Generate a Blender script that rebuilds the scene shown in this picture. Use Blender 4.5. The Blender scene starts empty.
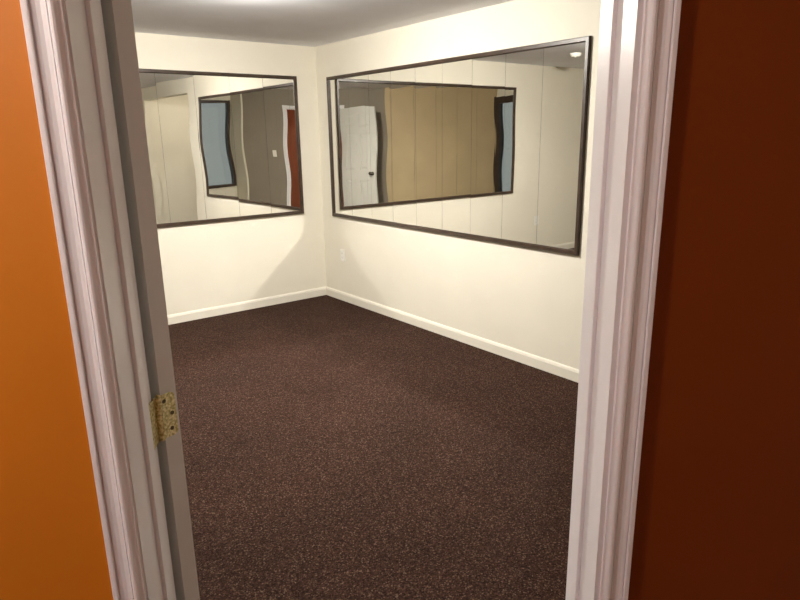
import bpy, bmesh, math, random
from mathutils import Vector, Matrix
random.seed(4)
S = bpy.context.scene
COL = S.collection
PI = math.pi

# ------------------------------------------------------------------ camera
CAM = Vector((-3.205, -5.361, 1.55))
YAW, PITCH, ROLL, FPX = 0.6589, 0.2559, -0.0169, 624.84
fw = Vector((math.sin(YAW)*math.cos(PITCH), math.cos(YAW)*math.cos(PITCH), -math.sin(PITCH)))
rt0 = Vector((math.cos(YAW), -math.sin(YAW), 0)); up0 = rt0.cross(fw)
rt = rt0*math.cos(ROLL) + up0*math.sin(ROLL)
up = up0*math.cos(ROLL) - rt0*math.sin(ROLL)
cd = bpy.data.cameras.new('camera'); cam = bpy.data.objects.new('camera', cd); COL.objects.link(cam)
cd.sensor_width = 36; cd.lens = 36*FPX/800; cd.clip_start = .05
cam.matrix_world = Matrix(((rt.x, up.x, -fw.x, CAM.x), (rt.y, up.y, -fw.y, CAM.y), (rt.z, up.z, -fw.z, CAM.z), (0, 0, 0, 1)))
S.camera = cam

# ------------------------------------------------------------------ world, exposure
w = bpy.data.worlds.new('world'); S.world = w; w.use_nodes = True
w.node_tree.nodes['Background'].inputs[0].default_value = (.66, .65, .66, 1)     # dusk daylight at the windows
w.node_tree.nodes['Background'].inputs[1].default_value = .85
S.view_settings.view_transform = 'Standard'; S.view_settings.look = 'None'
S.view_settings.gamma = 1; S.view_settings.use_curve_mapping = False
S.view_settings.exposure = 0.0
LAMP_ROOM = 2300.0           # radiance of the room's globe lamp
LAMP_HALL = 205.0           # radiance of the hallway's globe lamp
FILL_ALCOVE = 60.0        # radiance of the fill lamp added in the alcove
cy = S.cycles
cy.caustics_reflective = True; cy.sample_clamp_indirect = 0; cy.blur_glossy = 0.0
cy.max_bounces = 14; cy.diffuse_bounces = 6; cy.glossy_bounces = 8; cy.transparent_max_bounces = 12
cy.use_adaptive_sampling = False
try:
    cy.use_guiding = True; cy.use_surface_guiding = True; cy.guiding_training_samples = 48
    cy.surface_guiding_probability = .6
except Exception: pass

# ------------------------------------------------------------------ helpers
def setp(o, label=None, cat=None, group=None, kind=None):
    if label: o['label'] = label
    if cat: o['category'] = cat
    if group: o['group'] = group
    if kind: o['kind'] = kind
    return o
def obj(name, bm, mat, parent=None, smooth=False):
    me = bpy.data.meshes.new(name)
    bmesh.ops.recalc_face_normals(bm, faces=bm.faces)
    bm.to_mesh(me); bm.free()
    for m in (mat if isinstance(mat, (list, tuple)) else [mat]): me.materials.append(m)
    if smooth:
        for p in me.polygons: p.use_smooth = True
    o = bpy.data.objects.new(name, me); COL.objects.link(o)
    if parent: o.parent = parent
    return o
def empty(name, M):
    o = bpy.data.objects.new(name, None); o.empty_display_size = .1; COL.objects.link(o); o.matrix_world = M
    return o
def box(bm, x0, x1, y0, y1, z0, z1, M=None, mi=0, bevel=0):
    v = [bm.verts.new((x, y, z)) for x in (x0, x1) for y in (y0, y1) for z in (z0, z1)]
    fs = [bm.faces.new([v[i] for i in q]) for q in ((0, 1, 3, 2), (4, 6, 7, 5), (0, 4, 5, 1), (2, 3, 7, 6), (0, 2, 6, 4), (1, 5, 7, 3))]
    for f in fs: f.material_index = mi
    if bevel:
        es = {e for f in fs for e in f.edges}
        r = bmesh.ops.bevel(bm, geom=list(es), offset=bevel, segments=2, affect='EDGES', profile=.6)
        v = list({x for f in r['faces'] for x in f.verts} | {x for x in v if x.is_valid})
    if M is not None: bmesh.ops.transform(bm, matrix=M, verts=v)
    return v
def lathe(bm, prof, n=24, M=None, cap=True):
    rings = []
    for r, z in prof:
        if r < 1e-6: rings.append([bm.verts.new((0, 0, z))])
        else: rings.append([bm.verts.new((r*math.cos(2*PI*k/n), r*math.sin(2*PI*k/n), z)) for k in range(n)])
    for a, b in zip(rings, rings[1:]):
        for k in range(n):
            l = (k+1) % n
            if len(a) == 1 and len(b) == 1: continue
            if len(a) == 1: bm.faces.new((a[0], b[k], b[l]))
            elif len(b) == 1: bm.faces.new((a[k], a[l], b[0]))
            else: bm.faces.new((a[k], a[l], b[l], b[k]))
    if cap:
        for r in (rings[0], rings[-1]):
            if len(r) > 2: bm.faces.new(r)
    vs = [v for r in rings for v in r]
    if M is not None: bmesh.ops.transform(bm, matrix=M, verts=vs)
    return vs

# ------------------------------------------------------------------ materials
def mat(name, col, rough=.5, metal=0, spec=.5):
    m = bpy.data.materials.new(name); m.use_nodes = True
    b = m.node_tree.nodes['Principled BSDF']
    b.inputs['Base Color'].default_value = (*col, 1); b.inputs['Roughness'].default_value = rough
    b.inputs['Metallic'].default_value = metal; b.inputs['Specular IOR Level'].default_value = spec
    return m
def noise_paint(name, col, rough, var=.05, scale=2.5, bump=.06, bscale=140, spec=.4):
    m = mat(name, col, rough, spec=spec); nt = m.node_tree; N = nt.nodes; L = nt.links; b = N['Principled BSDF']
    tc = N.new('ShaderNodeTexCoord'); n1 = N.new('ShaderNodeTexNoise'); n1.inputs['Scale'].default_value = scale; n1.inputs['Detail'].default_value = 5
    L.new(tc.outputs['Object'], n1.inputs['Vector'])
    r = N.new('ShaderNodeValToRGB'); L.new(n1.outputs['Fac'], r.inputs[0])
    r.color_ramp.elements[0].position = .3; r.color_ramp.elements[1].position = .7
    r.color_ramp.elements[0].color = (*[c*(1-var) for c in col], 1); r.color_ramp.elements[1].color = (*[min(1, c*(1+var)) for c in col], 1)
    L.new(r.outputs[0], b.inputs['Base Color'])
    n2 = N.new('ShaderNodeTexNoise'); n2.inputs['Scale'].default_value = bscale; n2.inputs['Detail'].default_value = 3
    L.new(tc.outputs['Object'], n2.inputs['Vector'])
    bp = N.new('ShaderNodeBump'); bp.inputs['Strength'].default_value = bump; bp.inputs['Distance'].default_value = .002
    L.new(n2.outputs['Fac'], bp.inputs['Height']); L.new(bp.outputs[0], b.inputs['Normal'])
    return m
CREAM = noise_paint('cream_wall_paint', (.80, .765, .66), .6, .02)
CEIL = noise_paint('ceiling_paint', (.90, .91, .96), .75, .03)
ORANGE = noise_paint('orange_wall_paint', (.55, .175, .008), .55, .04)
TAN = noise_paint('tan_wall_tone', (.55, .43, .26), .6, .06)
TAUPE = noise_paint('taupe_wall_tone', (.25, .215, .17), .6, .06)
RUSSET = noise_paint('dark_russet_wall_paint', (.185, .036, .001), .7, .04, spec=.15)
HALLB = noise_paint('russet_wall_paint', (.28, .09, .036), .55, .06)
WHITE = noise_paint('white_trim_paint', (.78, .765, .785), .38, .02, bump=.03, bscale=60, spec=.5)
CREAMW = noise_paint('cream_white_trim_paint', (.80, .765, .675), .4, .02, bump=.03, bscale=60)
DOORW = noise_paint('white_door_paint', (.62, .615, .585), .4, .02, bump=.03, bscale=60)
PLATE = mat('ivory_plastic', (.86, .85, .80), .35)
SLOT = mat('dark_slot', (.03, .025, .02), .6)
FRAME = noise_paint('dark_wood', (.050, .032, .022), .35, .3, 12, .1, 90)
BRONZE = mat('dark_bronze', (.10, .085, .065), .35, 1)
STEEL = mat('screw_steel', (.14, .11, .06), .45, 1)

def carpet():
    m = mat('brown_carpet', (.06, .035, .03), .95, spec=.1); nt = m.node_tree; N = nt.nodes; L = nt.links; b = N['Principled BSDF']
    tc = N.new('ShaderNodeTexCoord')
    v = N.new('ShaderNodeTexVoronoi'); v.inputs['Scale'].default_value = 215; L.new(tc.outputs['Object'], v.inputs['Vector'])
    sp = N.new('ShaderNodeSeparateColor'); L.new(v.outputs['Color'], sp.inputs[0])
    r = N.new('ShaderNodeValToRGB'); L.new(sp.outputs[0], r.inputs[0]); cr = r.color_ramp; cr.interpolation = 'CONSTANT'
    cols = [(0, (.018, .008, .0055)), (.28, (.038, .0165, .011)), (.52, (.054, .025, .0165)), (.74, (.029, .0145, .010)), (.86, (.088, .051, .036)), (.96, (.135, .089, .064))]
    cr.elements[0].position = 0; cr.elements[0].color = (*cols[0][1], 1); cr.elements[1].position = cols[1][0]; cr.elements[1].color = (*cols[1][1], 1)
    for p, c in cols[2:]:
        e = cr.elements.new(p); e.color = (*c, 1)
    n = N.new('ShaderNodeTexNoise'); n.inputs['Scale'].default_value = 2.2; n.inputs['Detail'].default_value = 4; L.new(tc.outputs['Object'], n.inputs['Vector'])
    mr = N.new('ShaderNodeMapRange'); mr.inputs[1].default_value = .3; mr.inputs[2].default_value = .7; mr.inputs[3].default_value = .80; mr.inputs[4].default_value = 1.04; L.new(n.outputs['Fac'], mr.inputs[0])
    mx = N.new('ShaderNodeVectorMath'); mx.operation = 'SCALE'; L.new(r.outputs[0], mx.inputs[0]); L.new(mr.outputs[0], mx.inputs['Scale'])
    L.new(mx.outputs[0], b.inputs['Base Color'])
    bp = N.new('ShaderNodeBump'); bp.inputs['Strength'].default_value = .5; bp.inputs['Distance'].default_value = .004
    L.new(v.outputs['Distance'], bp.inputs['Height']); bp.invert = True; L.new(bp.outputs[0], b.inputs['Normal'])
    return m
CARPET = carpet()
def mirror_mat():
    m = bpy.data.materials.new('silvered_glass'); m.use_nodes = True; nt = m.node_tree; nt.nodes.clear()
    o = nt.nodes.new('ShaderNodeOutputMaterial'); g = nt.nodes.new('ShaderNodeBsdfGlossy')
    g.inputs['Color'].default_value = (.88, .88, .85, 1); g.inputs['Roughness'].default_value = 0
    nt.links.new(g.outputs[0], o.inputs[0]); return m
MIRROR = mirror_mat()
def glass_mat():
    m = bpy.data.materials.new('window_glass'); m.use_nodes = True; nt = m.node_tree; nt.nodes.clear(); N = nt.nodes
    o = N.new('ShaderNodeOutputMaterial'); g = N.new('ShaderNodeBsdfGlossy'); g.inputs['Roughness'].default_value = 0
    t = N.new('ShaderNodeBsdfTransparent'); t.inputs[0].default_value = (.75, .8, .8, 1)
    mx = N.new('ShaderNodeMixShader'); mx.inputs[0].default_value = .08
    nt.links.new(t.outputs[0], mx.inputs[1]); nt.links.new(g.outputs[0], mx.inputs[2]); nt.links.new(mx.outputs[0], o.inputs[0])
    return m
GLASS = glass_mat()
def emit_mat(name, col, k):
    m = bpy.data.materials.new(name); m.use_nodes = True; nt = m.node_tree; nt.nodes.clear()
    o = nt.nodes.new('ShaderNodeOutputMaterial'); e = nt.nodes.new('ShaderNodeEmission')
    e.inputs[0].default_value = (*col, 1); e.inputs[1].default_value = k; nt.links.new(e.outputs[0], o.inputs[0]); return m
def brass_mat():
    m = mat('worn_brass', (.50, .40, .16), .38, 1); nt = m.node_tree; N = nt.nodes; L = nt.links; b = N['Principled BSDF']
    tc = N.new('ShaderNodeTexCoord'); n = N.new('ShaderNodeTexNoise'); n.inputs['Scale'].default_value = 190; n.inputs['Detail'].default_value = 2
    L.new(tc.outputs['Object'], n.inputs['Vector'])
    r = N.new('ShaderNodeValToRGB'); L.new(n.outputs['Fac'], r.inputs[0]); r.color_ramp.elements[0].position = .35; r.color_ramp.elements[1].position = .62
    r.color_ramp.elements[0].color = (.40, .335, .12, 1); r.color_ramp.elements[1].color = (.82, .74, .42, 1)
    L.new(r.outputs[0], b.inputs['Base Color'])
    r2 = N.new('ShaderNodeValToRGB'); L.new(n.outputs['Fac'], r2.inputs[0]); r2.color_ramp.elements[0].position = .55; r2.color_ramp.elements[1].position = .6
    r2.color_ramp.elements[0].color = (.9, .9, .9, 1); r2.color_ramp.elements[1].color = (.1, .1, .1, 1)
    L.new(r2.outputs[0], b.inputs['Metallic'])
    return m
BRASS = brass_mat()

# ------------------------------------------------------------------ setting: the plan
H = 2.365                                   # ceiling height
ALPHA = math.radians(33)                    # the doorway wall stands diagonally to the other walls
nX, nY = math.sin(ALPHA), math.cos(ALPHA)
eX, eY = math.cos(ALPHA), -math.sin(ALPHA)
WM = Matrix(((eX, nX, 0, CAM.x), (eY, nY, 0, CAM.y), (0, 0, 1, 0), (0, 0, 0, 1)))   # local x along the doorway wall, y into the room
D0, D1 = .985, 1.125                        # hall face and room face of the doorway wall
JL, JR = -.379, .447                        # faces of the left and right door jambs
DH = 2.045                                  # door opening height
XL, YF, SL, SR = -5.27, -5.55, -3.28, 1.22

def structure(name, bm, m, label, cat): return setp(obj(name, bm, m), label, cat, kind='structure')
bm = bmesh.new(); box(bm, -6.3, 1.4, -8.2, .15, -.1, 0)
structure('floor', bm, CARPET, 'speckled dark brown carpet covering the whole floor', 'floor')
bm = bmesh.new(); box(bm, -6.3, 1.4, -8.2, .15, H, H+.1)
structure('ceiling', bm, CEIL, 'plain white ceiling over the room', 'ceiling')
bm = bmesh.new(); box(bm, XL-.12, .12, 0, .12, 0, H)
structure('wall_back', bm, CREAM, 'cream painted wall behind the mirror on the left', 'wall')
bm = bmesh.new(); box(bm, 0, .12, -3.41, 0, 0, H); box(bm, 0, .12, -5.47, -3.41, 2.17, H); box(bm, 0, .12, YF, -5.47, 0, H)
structure('wall_right', bm, CREAM, 'cream painted wall behind the long mirror on the right', 'wall')
def holed(bm, u0, u1, v0, v1, hu0, hu1, hz0, hz1, axis):
    for a0, a1, z0, z1 in ((u0, hu0, 0, H), (hu1, u1, 0, H), (hu0, hu1, 0, hz0), (hu0, hu1, hz1, H)):
        if a1 - a0 < 1e-4 or z1 - z0 < 1e-4: continue
        if axis == 'x': box(bm, a0, a1, v0, v1, z0, z1)
        else: box(bm, v0, v1, a0, a1, z0, z1)
W1 = (-2.72, -1.55, .30, 2.20); W2 = (-1.52, -.50, .72, 2.20)
bm = bmesh.new(); holed(bm, -3.0, 0, XL-.12, XL, W1[0], W1[1], W1[2], W1[3], 'y')
structure('wall_left', bm, CREAM, 'cream wall with the dark framed window, seen only in the mirrors', 'wall')
bm = bmesh.new(); holed(bm, -1.66, 1.3, YF-.12, YF, W2[0], W2[1], W2[2], W2[3], 'x')
structure('wall_front', bm, CREAM, 'cream wall at the end of the side passage, seen in the left mirror', 'wall')
bm = bmesh.new(); box(bm, -1.66, -1.54, YF, -5.09, 0, H)
structure('wall_passage', bm, CREAM, 'short cream wall beside the side passage', 'wall')
bm = bmesh.new(); box(bm, .12, 1.2, -3.41, -3.29, 0, H); box(bm, 1.2, 1.3, YF, -3.29, 0, H)
structure('wall_alcove', bm, CREAM, 'cream walls of the alcove beyond the right wall opening', 'wall')
# doorway wall: orange toward the hall, room face darker taupe by the door, lighter tan beyond
bm = bmesh.new(); jt = .019
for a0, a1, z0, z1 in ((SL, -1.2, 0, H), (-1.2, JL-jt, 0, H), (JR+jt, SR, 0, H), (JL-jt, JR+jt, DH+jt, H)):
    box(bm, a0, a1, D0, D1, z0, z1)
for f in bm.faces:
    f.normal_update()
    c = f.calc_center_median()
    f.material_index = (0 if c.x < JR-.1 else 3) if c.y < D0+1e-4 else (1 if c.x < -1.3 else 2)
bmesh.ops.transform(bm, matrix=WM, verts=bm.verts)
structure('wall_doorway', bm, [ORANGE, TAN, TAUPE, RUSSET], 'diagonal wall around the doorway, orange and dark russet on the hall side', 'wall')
bm = bmesh.new(); box(bm, -2.07, -1.95, -1.4, D0, 0, H, WM)
structure('wall_hall_left', bm, HALLB, 'russet hallway wall to the left of the doorway', 'wall')
bm = bmesh.new(); box(bm, .98, 1.10, -1.4, D0, 0, H, WM)
structure('wall_hall_right', bm, CREAM, 'cream hallway wall to the right of the doorway', 'wall')
bm = bmesh.new(); box(bm, -2.07, 1.10, -1.52, -1.4, 0, H, WM)
structure('wall_hall_back', bm, HALLB, 'russet hallway wall facing the doorway', 'wall')

# baseboards: profile (offset from wall, z)
BP = [(0, 0), (.013, 0), (.013, .064), (.010, .070), (.010, .073), (.005, .082), (0, .083)]
def baseboard(name, p0, p1, label, m0=0, m1=0):
    """run from p0 to p1, wall to the right-hand side of travel; m0/m1 = 1 mitre the ends at an inside corner"""
    d = (Vector(p1)-Vector(p0)); L = d.length; d.normalize(); nrm = Vector((-d.y, d.x))
    bm = bmesh.new(); rings = []
    for end, P, s in ((0, Vector(p0), m0), (1, Vector(p1), -m1)):
        rings.append([bm.verts.new((*(P + nrm*o + d*o*s), z)) for o, z in BP])
    k = len(BP)
    for i in range(k): bm.faces.new((rings[0][i], rings[0][(i+1) % k], rings[1][(i+1) % k], rings[1][i]))
    bm.faces.new(rings[0]); bm.faces.new(rings[1])
    return structure(name, bm, CREAMW, label, 'baseboard')
def wp(s, d): v = WM @ Vector((s, d, 0)); return (v.x, v.y)
baseboard('baseboard_back', (0, 0), (XL, 0), 'white baseboard along the back wall', 1, 1)
baseboard('baseboard_right', (0, -3.41), (0, 0), 'white baseboard along the right wall under the long mirror', 0, 1)
baseboard('baseboard_left', (XL, 0), (XL, -2.6), 'white baseboard along the left wall', 1, 0)

# door trim: U-shaped casings and the jamb
CP = [(0, 0), (0, .007), (.003, .008), (.006, .0105), (.0085, .0140), (.0115, .0155), (.0150, .0148), (.0172, .0128), (.0176, .0088), (.0190, .0088), (.0194, .0112),
      (.022, .0098), (.028, .0088), (.034, .0097), (.039, .0118), (.0402, .0120), (.0408, .0100), (.0418, .0100), (.0424, .0155), (.0445, .0162), (.0500, .0160), (.0520, .0135), (.0520, 0)]
def casing(name, plane, sgn, rev, label):
    """profile (distance outward from the opening, thickness); sgn -1 = toward the hall"""
    a, b, t = JL-.003, JR+.010, DH+rev
    bm = bmesh.new(); st = []
    for o, h in CP:
        y = plane + sgn*h
        st.append([bm.verts.new(WM @ Vector(q)) for q in ((a-o, y, 0), (a-o, y, t+o), (b+o, y, t+o), (b+o, y, 0))])
    k = len(CP)
    for i in range(k):
        for j in range(3): bm.faces.new((st[i][j], st[(i+1) % k][j], st[(i+1) % k][j+1], st[i][j+1]))
    for j in (0, 3): bm.faces.new([st[i][j] for i in range(k)])
    return structure(name, bm, WHITE, label, 'door trim')
casing('trim_1', D0, -1, .005, 'white moulded door casing on the orange hall side of the doorway')
casing('trim_2', D1, 1, .005, 'white moulded door casing on the room side of the doorway, seen in the mirrors')
bm = bmesh.new()
ST0, ST1, STT = 1.055, 1.088, .008
for x0, x1 in ((JL-jt, JL), (JR, JR+jt)): box(bm, x0, x1, D0-.001, D1+.001, 0, DH, WM)
box(bm, JL-jt, JR+jt, D0-.001, D1+.001, DH, DH+jt, WM)
box(bm, JL, JL+STT, ST0, ST1, 0, DH, WM, bevel=.002); box(bm, JR-STT, JR, ST0, ST1, 0, DH, WM, bevel=.002); box(bm, JL, JR, ST0, ST1, DH-STT, DH, WM)
structure('trim_3', bm, WHITE, 'white door jamb with door stop lining the doorway', 'door trim')

# windows
def window(name, axis, plane, wn, label, f, bar):
    u0, u1, z0, z1 = wn
    bm = bmesh.new()
    def bx(a0, a1, c0, c1, y0=-.10, y1=.02):
        if axis == 'y': box(bm, plane+y0, plane+y1, a0, a1, c0, c1)
        else: box(bm, a0, a1, plane+y0, plane+y1, c0, c1)
    bx(u0, u0+f, z0, z1); bx(u1-f, u1, z0, z1); bx(u0+f, u1-f, z0, z0+f); bx(u0+f, u1-f, z1-f, z1)
    um = u0+(u1-u0)*bar; bx(um, um+.035, z0+f, z1-f, -.07, -.02)
    fr = structure(name, bm, FRAME, label, 'window')
    bm = bmesh.new()
    if axis == 'y': box(bm, plane-.052, plane-.046, u0+f, u1-f, z0+f, z1-f)
    else: box(bm, u0+f, u1-f, plane-.052, plane-.046, z0+f, z1-f)
    obj('pane', bm, GLASS, fr)
window('window_1', 'y', XL, W1, 'dark framed window in the left wall, glimpsed in the right mirror', .11, .55)
window('window_2', 'x', YF, W2, 'dark framed bluish window, glimpsed in the left mirror', .045, .62)

# the door, standing open into the room
HINGE_ANG = math.radians(141)
PIN = WM @ Vector((JL+.0100, D1+.008, 0))
DM = Matrix.Translation(PIN) @ Matrix.Rotation(HINGE_ANG-ALPHA, 4, 'Z')
bm = bmesh.new()
dx0, dx1, dy0, dy1, dz0, dz1 = .003, .811, -.043, -.008, .012, 2.040
box(bm, dx0+.02, dx1-.02, dy0+.011, dy1-.011, dz0+.02, dz1-.02)
stile, mul = .112, .105
mid = (dx0+dx1)/2
rails = [(dz0, .25), (.83, 1.00), (1.615, 1.715), (1.925, dz1)]
for a, b in ((dx0, dx0+stile), (dx1-stile, dx1)): box(bm, a, b, dy0, dy1, dz0, dz1)
for a, b in rails: box(bm, dx0+stile, dx1-stile, dy0, dy1, a, b)
for (a, b), (c, d) in zip(rails, rails[1:]):
    box(bm, mid-mul/2, mid+mul/2, dy0, dy1, b, c)
    for p, q in ((dx0+stile, mid-mul/2), (mid+mul/2, dx1-stile)):     # raised fields, sloped edges
        for yb, yt in ((dy0+.011, dy0+.002), (dy1-.011, dy1-.002)):
            lo = [bm.verts.new(v) for v in ((p+.012, yb, b+.012), (q-.012, yb, b+.012), (q-.012, yb, c-.012), (p+.012, yb, c-.012))]
            hi = [bm.verts.new(v) for v in ((p+.045, yt, b+.045), (q-.045, yt, b+.045), (q-.045, yt, c-.045), (p+.045, yt, c-.045))]
            bm.faces.new(hi)
            for i in range(4): bm.faces.new((lo[i], lo[(i+1) % 4], hi[(i+1) % 4], hi[i]))
door = structure('door_1', bm, DOORW, 'white six panel door standing open into the room', 'door'); door.matrix_world = DM
KP = [(0.032, 0), (0.033, .004), (.028, .008), (.013, .011), (.011, .028), (.018, .033), (.027, .044), (.0285, .054), (.024, .063), (.012, .067), (0, .068)]
for y, r in ((dy0, PI/2), (dy1, -PI/2)):
    bm = bmesh.new(); lathe(bm, KP, 24, Matrix.Translation((dx1-.062, y, .955)) @ Matrix.Rotation(r, 4, 'X'))
    k = obj('door_knob', bm, BRONZE, door, True); k['label'] = 'dark bronze round door knob'
def hinge(zc):
    bm = bmesh.new(); hh = .0445
    for k in range(5):                                                      # five knuckles on the pin
        z0 = zc-hh+k*.0178; lathe(bm, [(.0045, z0), (.0060, z0+.0008), (.0060, z0+.0170), (.0045, z0+.0178)], 16)
    lathe(bm, [(.0035, zc+hh), (.0048, zc+hh+.001), (.0035, zc+hh+.004), (0, zc+hh+.005)], 12)
    r = .010; y1, y0 = -.003, -.0375
    pts = [(y1, zc-hh), (y1, zc+hh)] + [(y0+r-r*math.sin(a*PI/12), zc+hh-r+r*math.cos(a*PI/12)) for a in range(7)] + [(y0+r-r*math.cos(a*PI/12), zc-hh+r-r*math.sin(a*PI/12)) for a in range(7)]
    lo = [bm.verts.new((.0032, y, z)) for y, z in pts]; hi = [bm.verts.new((.0010, y, z)) for y, z in pts]
    bm.faces.new(hi); bm.faces.new(lo[::-1])
    for i in range(len(pts)): bm.faces.new((lo[i], lo[(i+1) % len(pts)], hi[(i+1) % len(pts)], hi[i]))
    h = obj('hinge', bm, BRASS, door); h['label'] = 'worn brass butt hinge with rounded leaf'
    for y, dz in ((-.013, .031), (-.028, .002), (-.024, -.029)):
        bm = bmesh.new(); lathe(bm, [(.0042, 0), (.0042, .0006), (.0020, .0002), (0, .0002)], 14, Matrix.Translation((.0011, y, zc+dz)) @ Matrix.Rotation(-PI/2, 4, 'Y'))
        obj('screw', bm, STEEL, h)
    bm = bmesh.new()                                                        # leaf let into the jamb: closed position, so turned back by the door's angle
    box(bm, -.0065, -.0045, -.040, -.003, zc-hh, zc+hh, Matrix.Rotation(-HINGE_ANG, 4, 'Z'))
    j = obj('jamb_leaf', bm, BRASS, h)
for zc in (1.865, 1.036, .25): hinge(zc)

# ------------------------------------------------------------------ lamps
def globe_light(name, x, y, zc, R, k, col, label):
    t = setp(empty(name, Matrix.Translation((x, y, H))), label, 'ceiling light')
    dz = zc-H
    bm = bmesh.new(); lathe(bm, [(.050, 0), (.052, -.006), (.044, -.014), (.026, -.018), (.026, dz+R*.88), (.022, dz+R*.88)], 28)
    obj('base', bm, PLATE, t, True)
    bm = bmesh.new(); lathe(bm, [(R*math.sin(a*PI/18), dz - R*math.cos(a*PI/18)) for a in range(0, 17)], 32, cap=False)
    obj('globe', bm, emit_mat(name+'_glow', col, k), t, True)
t = setp(empty('ceiling_light', Matrix.Translation((-1.58, -1.95, H))), 'small white flush dome light on the room ceiling between the mirrors', 'ceiling light')
bm = bmesh.new(); lathe(bm, [(.074, 0), (.075, -.005), (.070, -.011), (.05, -.012)], 36); obj('base', bm, PLATE, t, True)
bm = bmesh.new(); lathe(bm, [(.062*math.cos(a*PI/18), -.011-.045*math.sin(a*PI/18)) for a in range(10)], 36, cap=False)
obj('dome', bm, emit_mat('ceiling_light_glow', (1, .94, .845), LAMP_ROOM), t, True)
globe_light('alcove_fill_light', .60, -4.50, 2.24, .07, FILL_ALCOVE, (1, .89, .73), 'unseen white globe fill light added on the alcove ceiling')  # unseen lamp, added to brighten the alcove, left jamb and door edge
hl = WM @ Vector((-1.30, .17, 0))
globe_light('hall_light', hl.x, hl.y, 2.250, .078, LAMP_HALL, (1, .91, .82), 'small white globe light on the hallway ceiling before the doorway')

# ------------------------------------------------------------------ mirrors
LEAN0, LEAN0Z, LEAN1 = .006, .0, .002
def wall_mirror(M, length, z0, z1, n, label, group, amp, tilt, seed, lean={}):
    """local x along the wall, y out of the wall into the room"""
    rnd = random.Random(seed)
    t = setp(empty('wall_mirror', M), label, 'mirror', group)
    f, th = .030, .022
    bm = bmesh.new()
    prof = [(0, 0), (0, th*.8), (.004, th), (f-.006, th), (f, th*.55), (f, 0)]
    st = []
    for o, y in prof: st.append([bm.verts.new(q) for q in ((o, y, z0+o), (length-o, y, z0+o), (length-o, y, z1-o), (o, y, z1-o))])
    k = len(prof)
    for i in range(k):
        for j in range(4): bm.faces.new((st[i][j], st[(i+1) % k][j], st[(i+1) % k][(j+1) % 4], st[i][(j+1) % 4]))
    obj('frame', bm, FRAME, t)
    bm = bmesh.new(); box(bm, f*.5, length-f*.5, .0005, .003, z0+f*.5, z1-f*.5)
    obj('backing', bm, SLOT, t)
    u0, u1 = f-.003, length-f+.003; wd = (u1-u0)/n; g = .0008
    ph = rnd.random()*6.28
    for i in range(n):
        a0, a1 = u0+i*wd+g, u0+(i+1)*wd-g; b0, b1 = z0+f-.004, z1-f+.004
        NX, NZ = 8, 40
        tx, tz = rnd.uniform(-tilt, tilt), rnd.uniform(-tilt, tilt)*.5
        if i in lean: tx, tz = lean[i]
        p1, p2 = ph+rnd.uniform(-.8, .8), rnd.random()*6.28
        A = amp*rnd.uniform(.6, 1.2); l1 = rnd.uniform(.55, .8)
        bm = bmesh.new(); vs = []
        for ix in range(NX+1):
            col = []
            for iz in range(NZ+1):
                u = a0+(a1-a0)*ix/NX; z = b0+(b1-b0)*iz/NZ; uu = (u-(a0+a1)/2); zz = z-(b0+b1)/2
                # slight bow and twist of a thin glued tile
                y = .0075 + tx*uu + tz*zz + uu*A*9*math.sin(2*PI*zz/l1+p1) + A*.35*math.sin(2*PI*zz/.9+p2) - .35*amp*(uu/.15)**2
                col.append(bm.verts.new((u, y, z)))
            vs.append(col)
        for ix in range(NX):
            for iz in range(NZ): bm.faces.new((vs[ix][iz], vs[ix+1][iz], vs[ix+1][iz+1], vs[ix][iz+1]))
        obj('mirror_panel', bm, MIRROR, t, True)
    return t
# back wall: wall direction -x from the corner, room at -y
MB = Matrix(((-1, 0, 0, -.2196), (0, -1, 0, 0), (0, 0, 1, 0), (0, 0, 0, 1)))
wall_mirror(MB, 2.55, .8455, 2.099, 8, 'dark framed strip mirror on the left wall, partly hidden by the open door', 'framed mirrors of vertical glass strips', .00022, .0016, 3, {0: (LEAN0, LEAN0Z), 1: (LEAN1, 0)})
# right wall: direction -y from the corner, room at -x
MR = Matrix(((0, -1, 0, 0), (-1, 0, 0, -.2044), (0, 0, 1, 0), (0, 0, 0, 1)))
wall_mirror(MR, 2.834, .8208, 2.084, 9, 'long dark framed strip mirror on the right wall', 'framed mirrors of vertical glass strips', .00005, .0012, 8)

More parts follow.
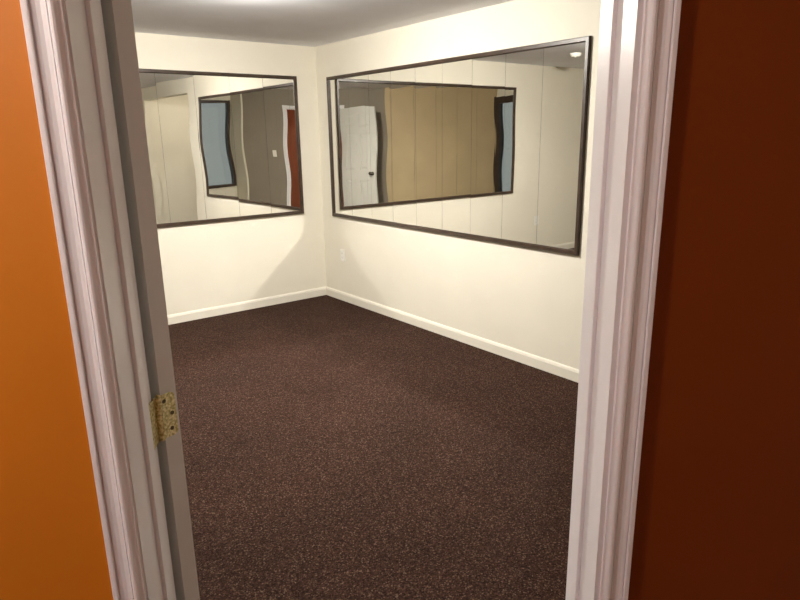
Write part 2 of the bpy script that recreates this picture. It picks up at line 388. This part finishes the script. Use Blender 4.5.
# ------------------------------------------------------------------ small fittings
def plate(name, M, label, cat, kind, group=None):
    """local x along the wall, y out of it, origin at the plate's centre"""
    t = setp(empty(name, M), label, cat, group)
    bm = bmesh.new(); box(bm, -.035, .035, 0, .0055, -.0575, .0575, bevel=.002); obj('cover_plate', bm, PLATE, t)
    if kind == 'outlet':
        for dz in (.0195, -.0195):
            bm = bmesh.new(); box(bm, -.0165, .0165, .004, .0075, dz-.0135, dz+.0135, bevel=.0015); s = obj('socket', bm, PLATE, t)
            bm = bmesh.new()
            for x, h in ((-.0065, .0042), (.0065, .0035)): box(bm, x-.0011, x+.0011, .0070, .0078, dz+.003-h, dz+.003+h)
            lathe(bm, [(.0024, 0), (.0024, .0008)], 10, Matrix.Translation((0, .0070, dz-.008)) @ Matrix.Rotation(-PI/2, 4, 'X'))
            obj('slot', bm, SLOT, s)
        sc = (0,)
    else:
        bm = bmesh.new(); box(bm, -.005, .005, .005, .016, -.004, .012, bevel=.0015); obj('toggle', bm, PLATE, t)
        sc = (.030, -.030)
    for dz in sc:
        bm = bmesh.new(); lathe(bm, [(.0028, 0), (.0028, .0008), (0, .0010)], 10, Matrix.Translation((0, .0055, dz)) @ Matrix.Rotation(-PI/2, 4, 'X')); obj('screw', bm, PLATE, t)
    return t
plate('wall_outlet', Matrix(((0, -1, 0, 0), (-1, 0, 0, -.335), (0, 0, 1, .452), (0, 0, 0, 1))), 'ivory wall outlet low on the right wall near the corner', 'outlet', 'outlet')
plate('wall_outlet', Matrix(((-1, 0, 0, -3.24), (0, -1, 0, 0), (0, 0, 1, .46), (0, 0, 0, 1))), 'ivory wall outlet reflected near the right end of the long mirror', 'outlet', 'outlet')
sw = WM @ Vector((JR+.062+.15, D1, 0))
plate('light_switch', Matrix(((-eX, nX, 0, sw.x), (-eY, nY, 0, sw.y), (0, 0, 1, 1.30), (0, 0, 0, 1))), 'ivory light switch on the tan wall beside the door casing, seen in the left mirror', 'light switch', 'switch')

t = setp(empty('smoke_detector', Matrix.Translation((-2.60, -.97, H))), 'round white smoke detector on the ceiling, seen at the top right of the long mirror', 'smoke detector')
bm = bmesh.new(); lathe(bm, [(.062, 0), (.062, -.010), (.056, -.016), (.054, -.024), (.044, -.034), (0, -.036)], 28); obj('housing', bm, PLATE, t)
bm = bmesh.new(); lathe(bm, [(.010, -.034), (.010, -.039), (0, -.040)], 14); obj('test_button', bm, PLATE, t)
